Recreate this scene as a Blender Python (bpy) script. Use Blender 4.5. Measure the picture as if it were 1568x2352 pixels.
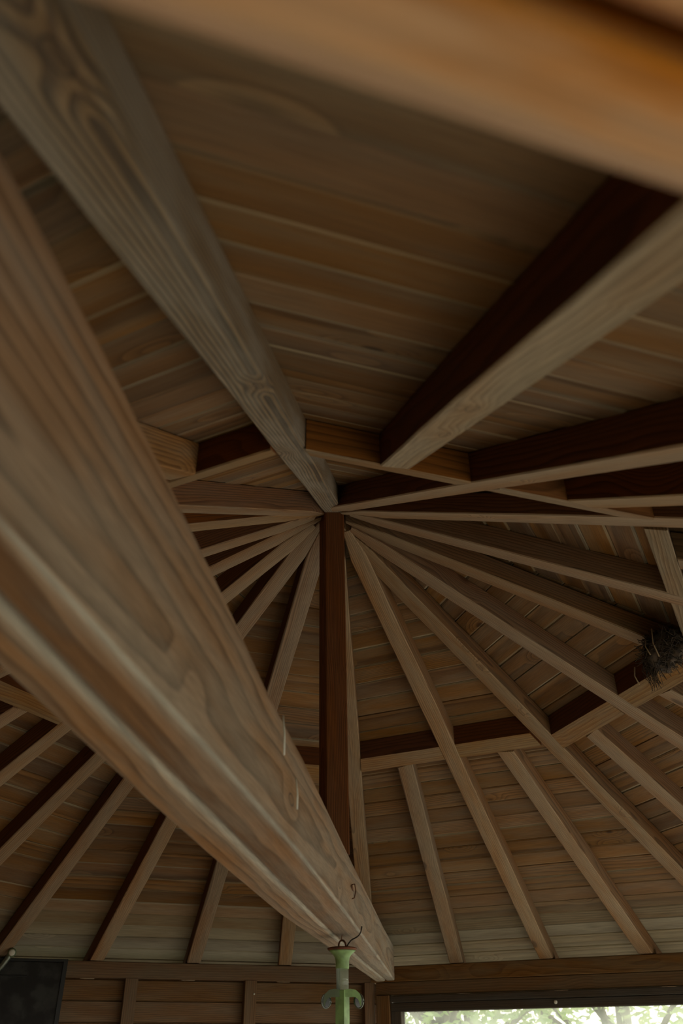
import bpy, math, random
from math import sin, cos, tan, pi, radians, atan
from mathutils import Vector, Matrix
random.seed(11)
for o in list(bpy.data.objects): bpy.data.objects.remove(o, do_unlink=True)
SC = bpy.context.scene
COL = SC.collection
# ---------------------------------------------------------------- scale: everything below is laid out in "roof radii"
S = 2.2            # metres from the roof's axis to a corner of the wall plate
ZP = 2.2           # height of the plate top above the floor (m)
TH = 0.0680512     # compass turn of corner 1
H = 0.5187842      # rise of the rafters' undersides, plate to apex
AP = cos(pi/8)
AL = atan(H/AP)
DZ = 0.034         # rafter depth, measured plumb
def W(p): return Vector((p[0]*S, p[1]*S, p[2]*S+ZP))

# ---------------------------------------------------------------- camera
cam_d = bpy.data.cameras.new('camera'); cam = bpy.data.objects.new('camera', cam_d); COL.objects.link(cam)
SC.camera = cam
cam_d.sensor_fit = 'VERTICAL'; cam_d.sensor_height = 36.0
cam_d.lens = 1884.33/2352*36.0
PITCH, ROLL = 0.5834435, 0.0058924
cam.location = W((0.0116676, -1.0242827, -0.1547994))
cam.rotation_euler = (Matrix.Rotation(pi/2+PITCH, 4, 'X') @ Matrix.Rotation(-ROLL, 4, 'Z')).to_euler()
cam_d.clip_start = 0.02
cam_d.dof.use_dof = True; cam_d.dof.focus_distance = 2.7; cam_d.dof.aperture_fstop = 4.5

# ---------------------------------------------------------------- world, light, exposure
wd = bpy.data.worlds.new('overcast_sky'); SC.world = wd; wd.use_nodes = True
wn = wd.node_tree; wn.nodes.clear()
wo = wn.nodes.new('ShaderNodeOutputWorld'); wb = wn.nodes.new('ShaderNodeBackground')
wt = wn.nodes.new('ShaderNodeTexCoord'); wx = wn.nodes.new('ShaderNodeSeparateXYZ'); wr = wn.nodes.new('ShaderNodeValToRGB')
wn.links.new(wt.outputs['Generated'], wx.inputs[0]); wn.links.new(wx.outputs['Z'], wr.inputs[0])
wm = wn.nodes.new('ShaderNodeMapRange'); wm.inputs[1].default_value = -0.7; wm.inputs[2].default_value = 0.9     # cloud thinner to the east
wm.inputs[3].default_value = 0.30; wm.inputs[4].default_value = 2.1; wn.links.new(wx.outputs['X'], wm.inputs[0])
wn.links.new(wm.outputs[0], wb.inputs[1])
wr.color_ramp.elements[0].position = 0.0; wr.color_ramp.elements[0].color = (0.93, 0.86, 0.79, 1)
wr.color_ramp.elements[1].position = 0.8; wr.color_ramp.elements[1].color = (0.74, 0.77, 0.80, 1)
wn.links.new(wr.outputs[0], wb.inputs[0]); 
wn.links.new(wb.outputs[0], wo.inputs[0])
SC.view_settings.view_transform = 'Standard'; SC.view_settings.look = 'None'
SC.view_settings.gamma = 1.0; SC.view_settings.use_curve_mapping = False
SC.view_settings.exposure = 1.78

# ---------------------------------------------------------------- materials
MATS = {}
def nd(nt, kind, **kw):
    n = nt.nodes.new('ShaderNode'+kind)
    for k, v in kw.items(): setattr(n, k, v)
    return n
def math_n(nt, op, a, b=None, c=None, clamp=False):
    n = nd(nt, 'Math', operation=op); n.use_clamp = clamp
    for i, x in enumerate((a, b, c)):
        if x is None: continue
        if isinstance(x, (int, float)): n.inputs[i].default_value = x
        else: nt.links.new(x, n.inputs[i])
    return n.outputs[0]
def mixc(nt, fac, a, b, mode='MIX'):
    n = nd(nt, 'Mix', data_type='RGBA', blend_type=mode)
    for s, x in ((n.inputs[0], fac), (n.inputs[6], a), (n.inputs[7], b)):
        if isinstance(x, (int, float)): s.default_value = x
        elif isinstance(x, tuple): s.default_value = (*x, 1)
        else: nt.links.new(x, s)
    return n.outputs[2]
def smooth(nt, x, lo, hi, a=0.0, b=1.0):
    n = nd(nt, 'MapRange', interpolation_type='SMOOTHSTEP')
    nt.links.new(x, n.inputs[0])
    for i, v in zip((1, 2, 3, 4), (lo, hi, a, b)): n.inputs[i].default_value = v
    return n.outputs[0]
def wood(name, early, late, grey=(0.2, 0.18, 0.15), grey_amt=0.35, freq=150, contrast=0.8, knots=0.35, warp=1.0,
         bump=0.25, vary=0.25, warm=(0.33, 0.15, 0.05), warm_amt=0.15, pith=(0.03, 0.05), board=False, rough=0.75, kscale=1.0, knot_r=0.007, worn=None, painted_light=None, side=None, bscale=(3.5, 22.0), kdef=0.022):
    m = bpy.data.materials.new(name); m.use_nodes = True; nt = m.node_tree
    bs = nt.nodes['Principled BSDF']
    at = nd(nt, 'Attribute', attribute_name='wc'); oi = nd(nt, 'ObjectInfo')
    rnd = oi.outputs['Random']
    sp = nd(nt, 'SeparateXYZ'); nt.links.new(at.outputs['Vector'], sp.inputs[0])
    x, y, z = sp.outputs
    # soft long warps of the grain
    cv = nd(nt, 'CombineXYZ'); nt.links.new(math_n(nt, 'MULTIPLY', x, 1.6), cv.inputs[0])
    nt.links.new(math_n(nt, 'MULTIPLY', y, 9.0), cv.inputs[1]); nt.links.new(math_n(nt, 'MULTIPLY', z, 9.0), cv.inputs[2])
    n1 = nd(nt, 'TexNoise'); n1.inputs['Scale'].default_value = 1.0; n1.inputs['Detail'].default_value = 2.0
    nt.links.new(cv.outputs[0], n1.inputs['Vector'])
    # knots: stretched cells, only some of them used
    ck = nd(nt, 'CombineXYZ'); nt.links.new(math_n(nt, 'MULTIPLY', x, 3.2*kscale), ck.inputs[0])
    nt.links.new(math_n(nt, 'MULTIPLY', y, 6.5*kscale), ck.inputs[1]); nt.links.new(math_n(nt, 'MULTIPLY', z, 3.0*kscale), ck.inputs[2])
    vo = nd(nt, 'TexVoronoi', feature='F1'); vo.inputs['Scale'].default_value = 1.0
    nt.links.new(ck.outputs[0], vo.inputs['Vector'])
    vs = nd(nt, 'SeparateColor'); nt.links.new(vo.outputs['Color'], vs.inputs[0])
    use = math_n(nt, 'LESS_THAN', vs.outputs[0], knots)
    kn = math_n(nt, 'MULTIPLY', smooth(nt, vo.outputs['Distance'], 0.02, 0.42, 1.0, 0.0), use)
    kc = math_n(nt, 'MULTIPLY', smooth(nt, vo.outputs['Distance'], 0.05, 0.11, 1.0, 0.0), use)
    for kname in ('knot1', 'knot2', 'knot3', 'knot4'):      # knots the photo shows at known places on a timber
        ka = nd(nt, 'Attribute', attribute_name=kname, attribute_type='OBJECT'); ks = nd(nt, 'SeparateXYZ'); nt.links.new(ka.outputs['Vector'], ks.inputs[0])
        ex = math_n(nt, 'MULTIPLY', math_n(nt, 'SUBTRACT', x, ks.outputs[0]), 0.42)
        ey = math_n(nt, 'SUBTRACT', y, ks.outputs[1]); ez = math_n(nt, 'SUBTRACT', z, ks.outputs[2])
        dd = math_n(nt, 'SQRT', math_n(nt, 'ADD', math_n(nt, 'MULTIPLY', ex, ex), math_n(nt, 'ADD', math_n(nt, 'MULTIPLY', ey, ey), math_n(nt, 'MULTIPLY', ez, ez))))
        kn = math_n(nt, 'MAXIMUM', kn, smooth(nt, dd, 0.003, knot_r*4.0, 1.0, 0.0))
        rim = math_n(nt, 'MULTIPLY', smooth(nt, dd, knot_r*0.75, knot_r*0.9), smooth(nt, dd, knot_r*0.95, knot_r*1.15, 1.0, 0.0))
        kc = math_n(nt, 'MAXIMUM', kc, math_n(nt, 'MAXIMUM', rim, smooth(nt, dd, knot_r*0.3, knot_r, 0.45, 0.0)))
    dy = math_n(nt, 'ADD', y, math_n(nt, 'MULTIPLY_ADD', rnd, pith[1], pith[0]))
    dz = math_n(nt, 'ADD', z, math_n(nt, 'MULTIPLY', math_n(nt, 'SUBTRACT', rnd, 0.5), pith[1]))
    wv = math_n(nt, 'MULTIPLY', math_n(nt, 'SUBTRACT', n1.outputs['Fac'], 0.5), 0.05*warp)
    dy = math_n(nt, 'ADD', dy, wv)
    r = math_n(nt, 'SQRT', math_n(nt, 'ADD', math_n(nt, 'MULTIPLY', dy, dy), math_n(nt, 'MULTIPLY', dz, dz)))
    r = math_n(nt, 'ADD', r, math_n(nt, 'MULTIPLY', kn, kdef))
    ring = math_n(nt, 'FRACT', math_n(nt, 'MULTIPLY', r, freq))
    ring = math_n(nt, 'MULTIPLY', math_n(nt, 'POWER', ring, 2.2), smooth(nt, ring, 0.88, 1.0, 1.0, 0.0))
    ring = math_n(nt, 'MULTIPLY', ring, contrast*1.7, clamp=True)
    # fine fibres
    cf = nd(nt, 'CombineXYZ'); nt.links.new(math_n(nt, 'MULTIPLY', x, 14.0), cf.inputs[0])
    nt.links.new(math_n(nt, 'MULTIPLY', y, 420.0), cf.inputs[1]); nt.links.new(math_n(nt, 'MULTIPLY', z, 420.0), cf.inputs[2])
    n2 = nd(nt, 'TexNoise'); n2.inputs['Scale'].default_value = 1.0; n2.inputs['Detail'].default_value = 2.0
    nt.links.new(cf.outputs[0], n2.inputs['Vector'])
    # blotches of weathering
    cb = nd(nt, 'CombineXYZ'); nt.links.new(math_n(nt, 'MULTIPLY', x, bscale[0]), cb.inputs[0])
    nt.links.new(math_n(nt, 'MULTIPLY', y, bscale[1]), cb.inputs[1]); nt.links.new(math_n(nt, 'MULTIPLY', z, bscale[1]), cb.inputs[2])
    n3 = nd(nt, 'TexNoise'); n3.inputs['Scale'].default_value = 1.0; n3.inputs['Detail'].default_value = 3.0
    nt.links.new(cb.outputs[0], n3.inputs['Vector'])
    c = mixc(nt, ring, early, late)
    g = math_n(nt, 'MULTIPLY', smooth(nt, n3.outputs['Fac'], 0.38, 0.68), grey_amt)
    c = mixc(nt, g, c, grey)
    w = math_n(nt, 'MULTIPLY', smooth(nt, n3.outputs['Fac'], 0.52, 0.28), warm_amt*2)
    c = mixc(nt, math_n(nt, 'MINIMUM', w, 1.0), c, warm)
    c = mixc(nt, math_n(nt, 'MULTIPLY', kn, 0.35), c, warm)
    c = mixc(nt, math_n(nt, 'MULTIPLY', kc, 0.85), c, (late[0]*0.35, late[1]*0.28, late[2]*0.25))
    if painted_light:    # painted light: daylit eave boards and beam end, arris highlights
        ba_ = nd(nt, 'Attribute', attribute_name='painted_light')
        bf = math_n(nt, 'MULTIPLY', ba_.outputs['Fac'], smooth(nt, n3.outputs['Fac'], 0.25, 0.55, 0.7, 1.0), clamp=True)
        c = mixc(nt, bf, c, mixc(nt, ring, painted_light, tuple(q*0.72 for q in painted_light)))
    if side:      # flanks: dark red staining deepened with painted shade; undersides weathered paler
        so = nd(nt, 'Attribute', attribute_name='stain_shade', attribute_type='OBJECT'); zo = nd(nt, 'Attribute', attribute_name='zero', attribute_type='OBJECT')
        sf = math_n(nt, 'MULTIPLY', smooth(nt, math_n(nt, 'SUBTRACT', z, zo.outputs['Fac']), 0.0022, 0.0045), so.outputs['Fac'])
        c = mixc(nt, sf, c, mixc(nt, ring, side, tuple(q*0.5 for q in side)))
    if worn:      # bare, paler wood along the worn inner arris
        wy = math_n(nt, 'ADD', y, math_n(nt, 'MULTIPLY', math_n(nt, 'SUBTRACT', n1.outputs['Fac'], 0.5), 0.022))
        c = mixc(nt, smooth(nt, wy, 0.010, 0.017, 0.95, 0.0), c, worn)
    fb = smooth(nt, n2.outputs['Fac'], 0.3, 0.7, 0.82, 1.12)
    cr = nd(nt, 'CombineXYZ')
    for i in range(3): nt.links.new(fb, cr.inputs[i])
    c = mixc(nt, 1.0, c, cr.outputs[0], 'MULTIPLY')
    if board:
        ba = nd(nt, 'Attribute', attribute_name='tone'); tone = ba.outputs['Fac']
    else: tone = rnd
    hv = nd(nt, 'HueSaturation'); nt.links.new(c, hv.inputs['Color'])
    nt.links.new(smooth(nt, tone, 0, 1, (1-vary)*0.74, (1+vary)*0.74), hv.inputs['Value'])
    nt.links.new(math_n(nt, 'MULTIPLY_ADD', math_n(nt, 'FRACT', math_n(nt, 'MULTIPLY', tone, 7.3)), 0.24, 1.04), hv.inputs['Saturation'])
    nt.links.new(hv.outputs[0], bs.inputs['Base Color'])
    bs.inputs['Roughness'].default_value = rough
    bs.inputs['Specular IOR Level'].default_value = 0.25
    if bump:
        bp = nd(nt, 'Bump'); bp.inputs['Strength'].default_value = bump; bp.inputs['Distance'].default_value = 0.002
        hh = math_n(nt, 'ADD', math_n(nt, 'MULTIPLY', ring, 0.8), math_n(nt, 'MULTIPLY', n2.outputs['Fac'], 0.5))
        nt.links.new(hh, bp.inputs['Height']); nt.links.new(bp.outputs[0], bs.inputs['Normal'])
    MATS[name] = m; return m
def plain(name, col, rough=0.6, metal=0.0, noise=0.0, col2=None, nscale=30, trans=0.0):
    m = bpy.data.materials.new(name); m.use_nodes = True; nt = m.node_tree; bs = nt.nodes['Principled BSDF']
    bs.inputs['Roughness'].default_value = rough; bs.inputs['Metallic'].default_value = metal
    if trans: bs.inputs['Transmission Weight'].default_value = trans
    tc = nd(nt, 'TexCoord'); n = nd(nt, 'TexNoise'); n.inputs['Scale'].default_value = nscale; n.inputs['Detail'].default_value = 4
    nt.links.new(tc.outputs['Object'], n.inputs['Vector'])
    f = smooth(nt, n.outputs['Fac'], 0.4, 0.65)
    nt.links.new(mixc(nt, math_n(nt, 'MULTIPLY', f, noise), col, col2 or tuple(c*0.6 for c in col)), bs.inputs['Base Color'])
    MATS[name] = m; return m
wood('board_wood', (0.245, 0.140, 0.070), (0.100, 0.054, 0.027), grey=(0.218, 0.162, 0.108), grey_amt=0.5, freq=150, contrast=0.7, knots=0.2,
     vary=0.17, warm=(0.20, 0.105, 0.045), warm_amt=0.2, board=True, kscale=1.5, bump=0.35, painted_light=(0.40, 0.345, 0.245))
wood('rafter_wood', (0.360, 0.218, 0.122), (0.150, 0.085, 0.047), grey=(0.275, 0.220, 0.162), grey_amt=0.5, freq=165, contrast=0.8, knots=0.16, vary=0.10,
     warm=(0.30, 0.15, 0.07), warm_amt=0.2, side=(0.165, 0.066, 0.030), painted_light=(0.50, 0.40, 0.28))
wood('grey_rafter_wood', (0.285, 0.200, 0.120), (0.070, 0.056, 0.044), grey=(0.30, 0.26, 0.21), grey_amt=0.7, freq=150, contrast=1.3, knots=0.0, vary=0.0,
     warm=(0.22, 0.13, 0.07), warm_amt=0.1, bump=0.6, pith=(0.012, 0.01), knot_r=0.007, warp=0.5, kdef=0.012, painted_light=(0.42, 0.38, 0.31))
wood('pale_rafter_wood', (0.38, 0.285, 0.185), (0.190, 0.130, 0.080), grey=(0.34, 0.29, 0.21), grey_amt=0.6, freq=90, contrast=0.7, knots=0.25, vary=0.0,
     warm=(0.34, 0.20, 0.10), warm_amt=0.15, knot_r=0.008, warp=1.4, side=(0.135, 0.050, 0.023), painted_light=(0.50, 0.42, 0.32))
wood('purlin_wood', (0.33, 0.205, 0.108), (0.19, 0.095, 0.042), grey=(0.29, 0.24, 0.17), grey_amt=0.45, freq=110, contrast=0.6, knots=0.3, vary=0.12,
     warm=(0.34, 0.17, 0.07), warm_amt=0.2, side=(0.130, 0.052, 0.025), painted_light=(0.50, 0.40, 0.28))
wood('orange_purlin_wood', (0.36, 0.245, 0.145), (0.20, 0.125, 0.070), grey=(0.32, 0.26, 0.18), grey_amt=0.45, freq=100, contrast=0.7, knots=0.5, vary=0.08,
     warm=(0.34, 0.18, 0.08), warm_amt=0.2, side=(0.42, 0.185, 0.070), painted_light=(0.50, 0.40, 0.28))
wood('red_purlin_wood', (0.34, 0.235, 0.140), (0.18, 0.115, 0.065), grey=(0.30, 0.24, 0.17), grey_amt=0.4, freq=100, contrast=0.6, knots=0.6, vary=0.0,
     warm=(0.32, 0.17, 0.08), warm_amt=0.2, side=(0.21, 0.075, 0.030), painted_light=(0.50, 0.40, 0.28))
wood('tie_wood', (0.410, 0.256, 0.158), (0.175, 0.104, 0.062), grey=(0.365, 0.285, 0.215), grey_amt=0.55, freq=46, contrast=0.8, knots=0.0, vary=0.0,
     warm=(0.36, 0.19, 0.09), warm_amt=0.22, warp=1.5, pith=(0.012, 0.0), kscale=0.6, bump=0.15, knot_r=0.011, painted_light=(0.50, 0.45, 0.375))
wood('post_wood', (0.200, 0.080, 0.034), (0.085, 0.030, 0.013), grey=(0.20, 0.10, 0.05), grey_amt=0.25, freq=210, contrast=0.9, knots=0.5, vary=0.0,
     warm=(0.24, 0.09, 0.03), warm_amt=0.2)
wood('plate_wood', (0.215, 0.130, 0.070), (0.115, 0.062, 0.033), grey=(0.18, 0.14, 0.095), grey_amt=0.5, freq=110, contrast=0.6, knots=0.25, vary=0.1,
     warm=(0.19, 0.095, 0.045), warm_amt=0.2)
wood('lintel_wood', (0.64, 0.280, 0.105), (0.50, 0.190, 0.062), grey=(0.72, 0.47, 0.32), grey_amt=0.72, freq=30, contrast=0.5, knots=0.0, vary=0.0,
     warm=(0.55, 0.19, 0.045), warm_amt=0.45, bscale=(9.0, 40.0), warp=2.0, kscale=1.5, bump=0.0, worn=(0.80, 0.55, 0.38))
wood('frame_wood', (0.095, 0.072, 0.050), (0.055, 0.041, 0.030), grey=(0.085, 0.080, 0.072), grey_amt=0.6, freq=120, contrast=0.5, knots=0.1, vary=0.1,
     warm=(0.09, 0.055, 0.03), warm_amt=0.1)
plain('green_enamel', (0.22, 0.36, 0.13), 0.55, 0.0, 0.45, (0.10, 0.13, 0.06), 40)
plain('dark_green_enamel', (0.09, 0.13, 0.06), 0.5, 0.0, 0.4, (0.05, 0.05, 0.03), 40)
plain('rusty_metal', (0.16, 0.055, 0.022), 0.7, 0.5, 0.7, (0.06, 0.03, 0.02), 60)
plain('dark_wire', (0.035, 0.028, 0.022), 0.6, 0.3, 0.3)
plain('grey_metal', (0.16, 0.18, 0.15), 0.35, 0.7, 0.4, (0.12, 0.12, 0.10), 50)
plain('dark_glass', (0.03, 0.04, 0.03), 0.12, 0.0, 0.5, (0.10, 0.12, 0.09), 80)
plain('black_frame', (0.006, 0.006, 0.006), 0.6)
plain('mottled_slate', (0.004, 0.0025, 0.002), 0.85, 0.0, 0.9, (0.022, 0.022, 0.019), 16)
plain('white_plastic', (0.55, 0.53, 0.45), 0.5)
plain('thread', (0.75, 0.75, 0.70), 0.6)
plain('nest_straw', (0.060, 0.038, 0.020), 0.9, 0.0, 0.9, (0.014, 0.010, 0.007), 60)
plain('pale_straw', (0.30, 0.22, 0.13), 0.9)
plain('floor_stone', (0.34, 0.29, 0.225), 0.9, 0.0, 0.5, (0.22, 0.19, 0.15), 4)
plain('grass_green', (0.085, 0.11, 0.04), 0.95, 0.0, 0.6, (0.12, 0.13, 0.06), 3)
plain('pale_bounce', (0.50, 0.45, 0.37), 0.9, 0.0, 0.5, (0.38, 0.34, 0.28), 8)
plain('bark', (0.10, 0.075, 0.05), 0.9, 0.0, 0.6, (0.05, 0.04, 0.03), 12)
plain('roof_cover', (0.05, 0.048, 0.045), 0.9)
def leaf_mat(name, col, col2):
    m = plain(name, col, 0.45, 0.0, 0.9, col2, 1.7); nt = m.node_tree; bs = nt.nodes['Principled BSDF']
    out = nt.nodes['Material Output']; tr = nd(nt, 'BsdfTranslucent'); tr.inputs[0].default_value = (col2[0]*1.4, col2[1]*1.3, col2[2], 1)
    mx = nd(nt, 'MixShader'); mx.inputs[0].default_value = 0.45
    nt.links.new(bs.outputs[0], mx.inputs[1]); nt.links.new(tr.outputs[0], mx.inputs[2]); nt.links.new(mx.outputs[0], out.inputs[0])
leaf_mat('leaf_green', (0.16, 0.26, 0.07), (0.34, 0.46, 0.16))
leaf_mat('leaf_pale', (0.28, 0.38, 0.15), (0.52, 0.60, 0.32))
def glass_mat():
    m = bpy.data.materials.new('dusty_glass'); m.use_nodes = True; nt = m.node_tree; nt.nodes.clear()
    out = nd(nt, 'OutputMaterial'); tp = nd(nt, 'BsdfTransparent'); gl = nd(nt, 'BsdfGlossy'); gl.inputs['Roughness'].default_value = 0.03
    df = nd(nt, 'BsdfTranslucent'); df.inputs[0].default_value = (0.85, 0.9, 0.8, 1); tp.inputs[0].default_value = (0.95, 0.97, 0.94, 1)
    tc = nd(nt, 'TexCoord'); n = nd(nt, 'TexNoise'); n.inputs['Scale'].default_value = 6; n.inputs['Detail'].default_value = 5
    nt.links.new(tc.outputs['Object'], n.inputs['Vector'])
    m1 = nd(nt, 'MixShader'); nt.links.new(smooth(nt, n.outputs['Fac'], 0.3, 0.7, 0.10, 0.34), m1.inputs[0])
    nt.links.new(tp.outputs[0], m1.inputs[1]); nt.links.new(df.outputs[0], m1.inputs[2])
    m2 = nd(nt, 'MixShader'); m2.inputs[0].default_value = 0.05
    nt.links.new(m1.outputs[0], m2.inputs[1]); nt.links.new(gl.outputs[0], m2.inputs[2]); nt.links.new(m2.outputs[0], out.inputs[0])
    MATS['dusty_glass'] = m
glass_mat()

# ---------------------------------------------------------------- mesh helpers
class MB:
    """collects loops of world-space points (already in metres), with wood coordinates"""
    def __init__(s): s.v = []; s.f = []; s.w = []; s.t = []; s.sm = []; s.b = []
    def add(s, pts, wcs=None, tone=0.5, bl=None):
        b = len(s.v); s.b += list(bl) if bl else [0.0]*len(pts); s.v += [tuple(p) for p in pts]; s.w += [tuple(q) for q in (wcs or [(0, 0, 0)]*len(pts))]; s.t += [tone]*len(pts); return b
    def face(s, idx, sm=False): s.f.append(idx); s.sm.append(sm)
    def loft(s, rings, wrings, tone=0.5, caps=True, sm=False, bl=None):
        n = len(rings[0]); bs = [s.add(r, w, tone, bl[i] if bl else None) for i, (r, w) in enumerate(zip(rings, wrings))]
        for a, b in zip(bs, bs[1:]):
            for i in range(n):
                j = (i+1) % n; s.face((a+i, a+j, b+j, b+i), sm)
        if caps: s.face(tuple(bs[0]+i for i in range(n))[::-1]); s.face(tuple(bs[-1]+i for i in range(n)))
    def tube(s, pts, r, n=8, sm=True):
        pts = [Vector(p) for p in pts]; rings = []
        for i, p in enumerate(pts):
            t = (pts[min(i+1, len(pts)-1)]-pts[max(i-1, 0)]).normalized()
            a = t.orthogonal().normalized() if i == 0 else (a - t*a.dot(t)).normalized()
            b = t.cross(a); rr = r[i] if isinstance(r, (list, tuple)) else r
            rings.append([p+(a*cos(2*pi*k/n)+b*sin(2*pi*k/n))*rr for k in range(n)])
        s.loft(rings, [[(0, 0, 0)]*n]*len(rings), sm=sm)
    def lathe(s, c, prof, n=32, sm=True):
        rings = [[Vector((c[0]+r*cos(2*pi*k/n), c[1]+r*sin(2*pi*k/n), z)) for k in range(n)] for r, z in prof]
        s.loft(rings, [[(0, 0, 0)]*n]*len(rings), sm=sm)
    def box(s, lo, hi, M=None, tone=0.5, off=(0, 0, 0), ch=0.0):
        """bevelled box along local x; M takes local to world"""
        M = M or Matrix(); y0, y1, z0, z1 = lo[1], hi[1], lo[2], hi[2]; c = ch
        sec = [(y0+c, z0), (y1-c, z0), (y1, z0+c), (y1, z1-c), (y1-c, z1), (y0+c, z1), (y0, z1-c), (y0, z0+c)] if c else [(y0, z0), (y1, z0), (y1, z1), (y0, z1)]
        L = [[Vector((x, a, b)) for a, b in sec] for x in (lo[0], hi[0])]
        s.loft([[M @ p for p in r] for r in L], [[tuple(p+Vector(off)) for p in r] for r in L], tone)
    def build(s, name, mat, parent=None, origin=None, **props):
        me = bpy.data.meshes.new(name)
        vs = [Vector(p) for p in s.v]
        if parent is not None: o0 = parent_origin(parent)
        elif origin is not None: o0 = Vector(origin)
        else:
            xs = [p.x for p in vs]; ys = [p.y for p in vs]; zs = [p.z for p in vs]
            o0 = Vector(((min(xs)+max(xs))/2, (min(ys)+max(ys))/2, min(zs)))
        me.from_pydata([p-o0 for p in vs], [], s.f)
        a = me.attributes.new('wc', 'FLOAT_VECTOR', 'POINT'); a.data.foreach_set('vector', [c for w in s.w for c in w])
        t = me.attributes.new('tone', 'FLOAT', 'POINT'); t.data.foreach_set('value', s.t)
        t = me.attributes.new('painted_light', 'FLOAT', 'POINT'); t.data.foreach_set('value', s.b)
        me.polygons.foreach_set('use_smooth', s.sm)
        me.update()
        import bmesh
        b = bmesh.new(); b.from_mesh(me); bmesh.ops.recalc_face_normals(b, faces=b.faces); b.to_mesh(me); b.free()
        me.materials.append(MATS[mat])
        o = bpy.data.objects.new(name, me); COL.objects.link(o)
        if parent is not None: o.parent = parent
        else: o.location = o0
        for k, v in props.items(): o[k] = v
        return o
def parent_origin(p):
    v = Vector(p.location)
    while p.parent: p = p.parent; v += Vector(p.location)
    return v
def thing(name, loc, label, category, group=None, kind=None):
    e = bpy.data.objects.new(name, None); e.location = loc; e.empty_display_size = 0.1; COL.objects.link(e)
    e['label'] = label; e['category'] = category
    if group: e['group'] = group
    if kind: e['kind'] = kind
    return e

# ---------------------------------------------------------------- plan geometry (roof radii)
def dirk(k): a = TH+(k-1)*pi/4; return Vector((sin(a), cos(a), 0))
def corner(k, r=1.0):
    i = math.floor(k); t = k-i
    return (dirk(i)*(1-t)+dirk(i+1)*t)*r
def facet_frame(i):   # facet between corner i and i+1: outward normal m, along-eave direction e
    m = dirk(i+.5); return m, Vector((m.y, -m.x, 0))
def under(i, p): m, e = facet_frame(i); return H*(1-p.dot(m)/AP)   # underside plane of the rafters in facet i

# ---- small corrections of each rafter: (shift of its foot along the plate, sideways shift at the apex)
RAF = {4.75: (-.0054, -.0018), 4.25: (.0041, -.0031), 2.25: (-.0379, .0144), 2.75: (-.022, -.011), -2.75: (.0133, .0067), 5: (-0.0001, -0.0011), -2.5: (0.0107, 0.0106), -2: (0.001, 0.0013), -1.5: (-0.0014, -0.0032), -1: (-0.0001, -0.0002), -.5: (-0.0056, -0.0055),
       -.25: (-0.0045, 0.0154), 0: (0.0103, -0.0078), .25: (-0.0004, 0.0035), .5: (-0.0005, -0.0081), .75: (0.0016, -0.0077), 1: (-0.0017, -0.0021),
       1.25: (0.0064, 0.0078), 1.5: (0.0032, 0.0062), 1.75: (0.0033, 0.008), 2: (-0.0025, -0.0127), 2.5: (0.0243, -0.0112), 3: (-0.0263, -0.0122),
       3.5: (-0.0347, 0.0101), 4: (-0.0067, -0.0011), 4.5: (-0.0091, 0.0134)}
RING = {0: (.472, .502), 1: (.453, .481), 2: (.465, .495), 3: (.463, .486), 4: (.456, .487), 5: (.467, .495), 6: (.467, .495), 7: (.469, .496)}
HW = .014
STAIN_SHADE = {4.75: 1.0, 4.5: 1.0, 4.25: 1.0, 4: .9, 3.5: .45, 3: .45, 2.5: .5, 2: .45, 1.5: .35, 1: .3, .5: .9, 0: .9, -.5: .9, -1: .9, -1.5: .9, -2: .9, -2.5: .6,
         1.25: .15, 1.75: .35, 2.25: .5, 2.75: .5, .75: .9, .25: .95, -.25: .95, -.75: .95, -2.75: .0}  # red staining per timber, raised where the visible flank lies in shade
def rline(k):
    dk, e = RAF.get(k, (0, 0)); b = corner(k+dk); bb = corner(k)
    l = Vector((bb.y, -bb.x, 0)).normalized(); a = l*e
    d = (b-a).normalized(); return a, b, d, Vector((d.y, -d.x, 0))
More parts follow.
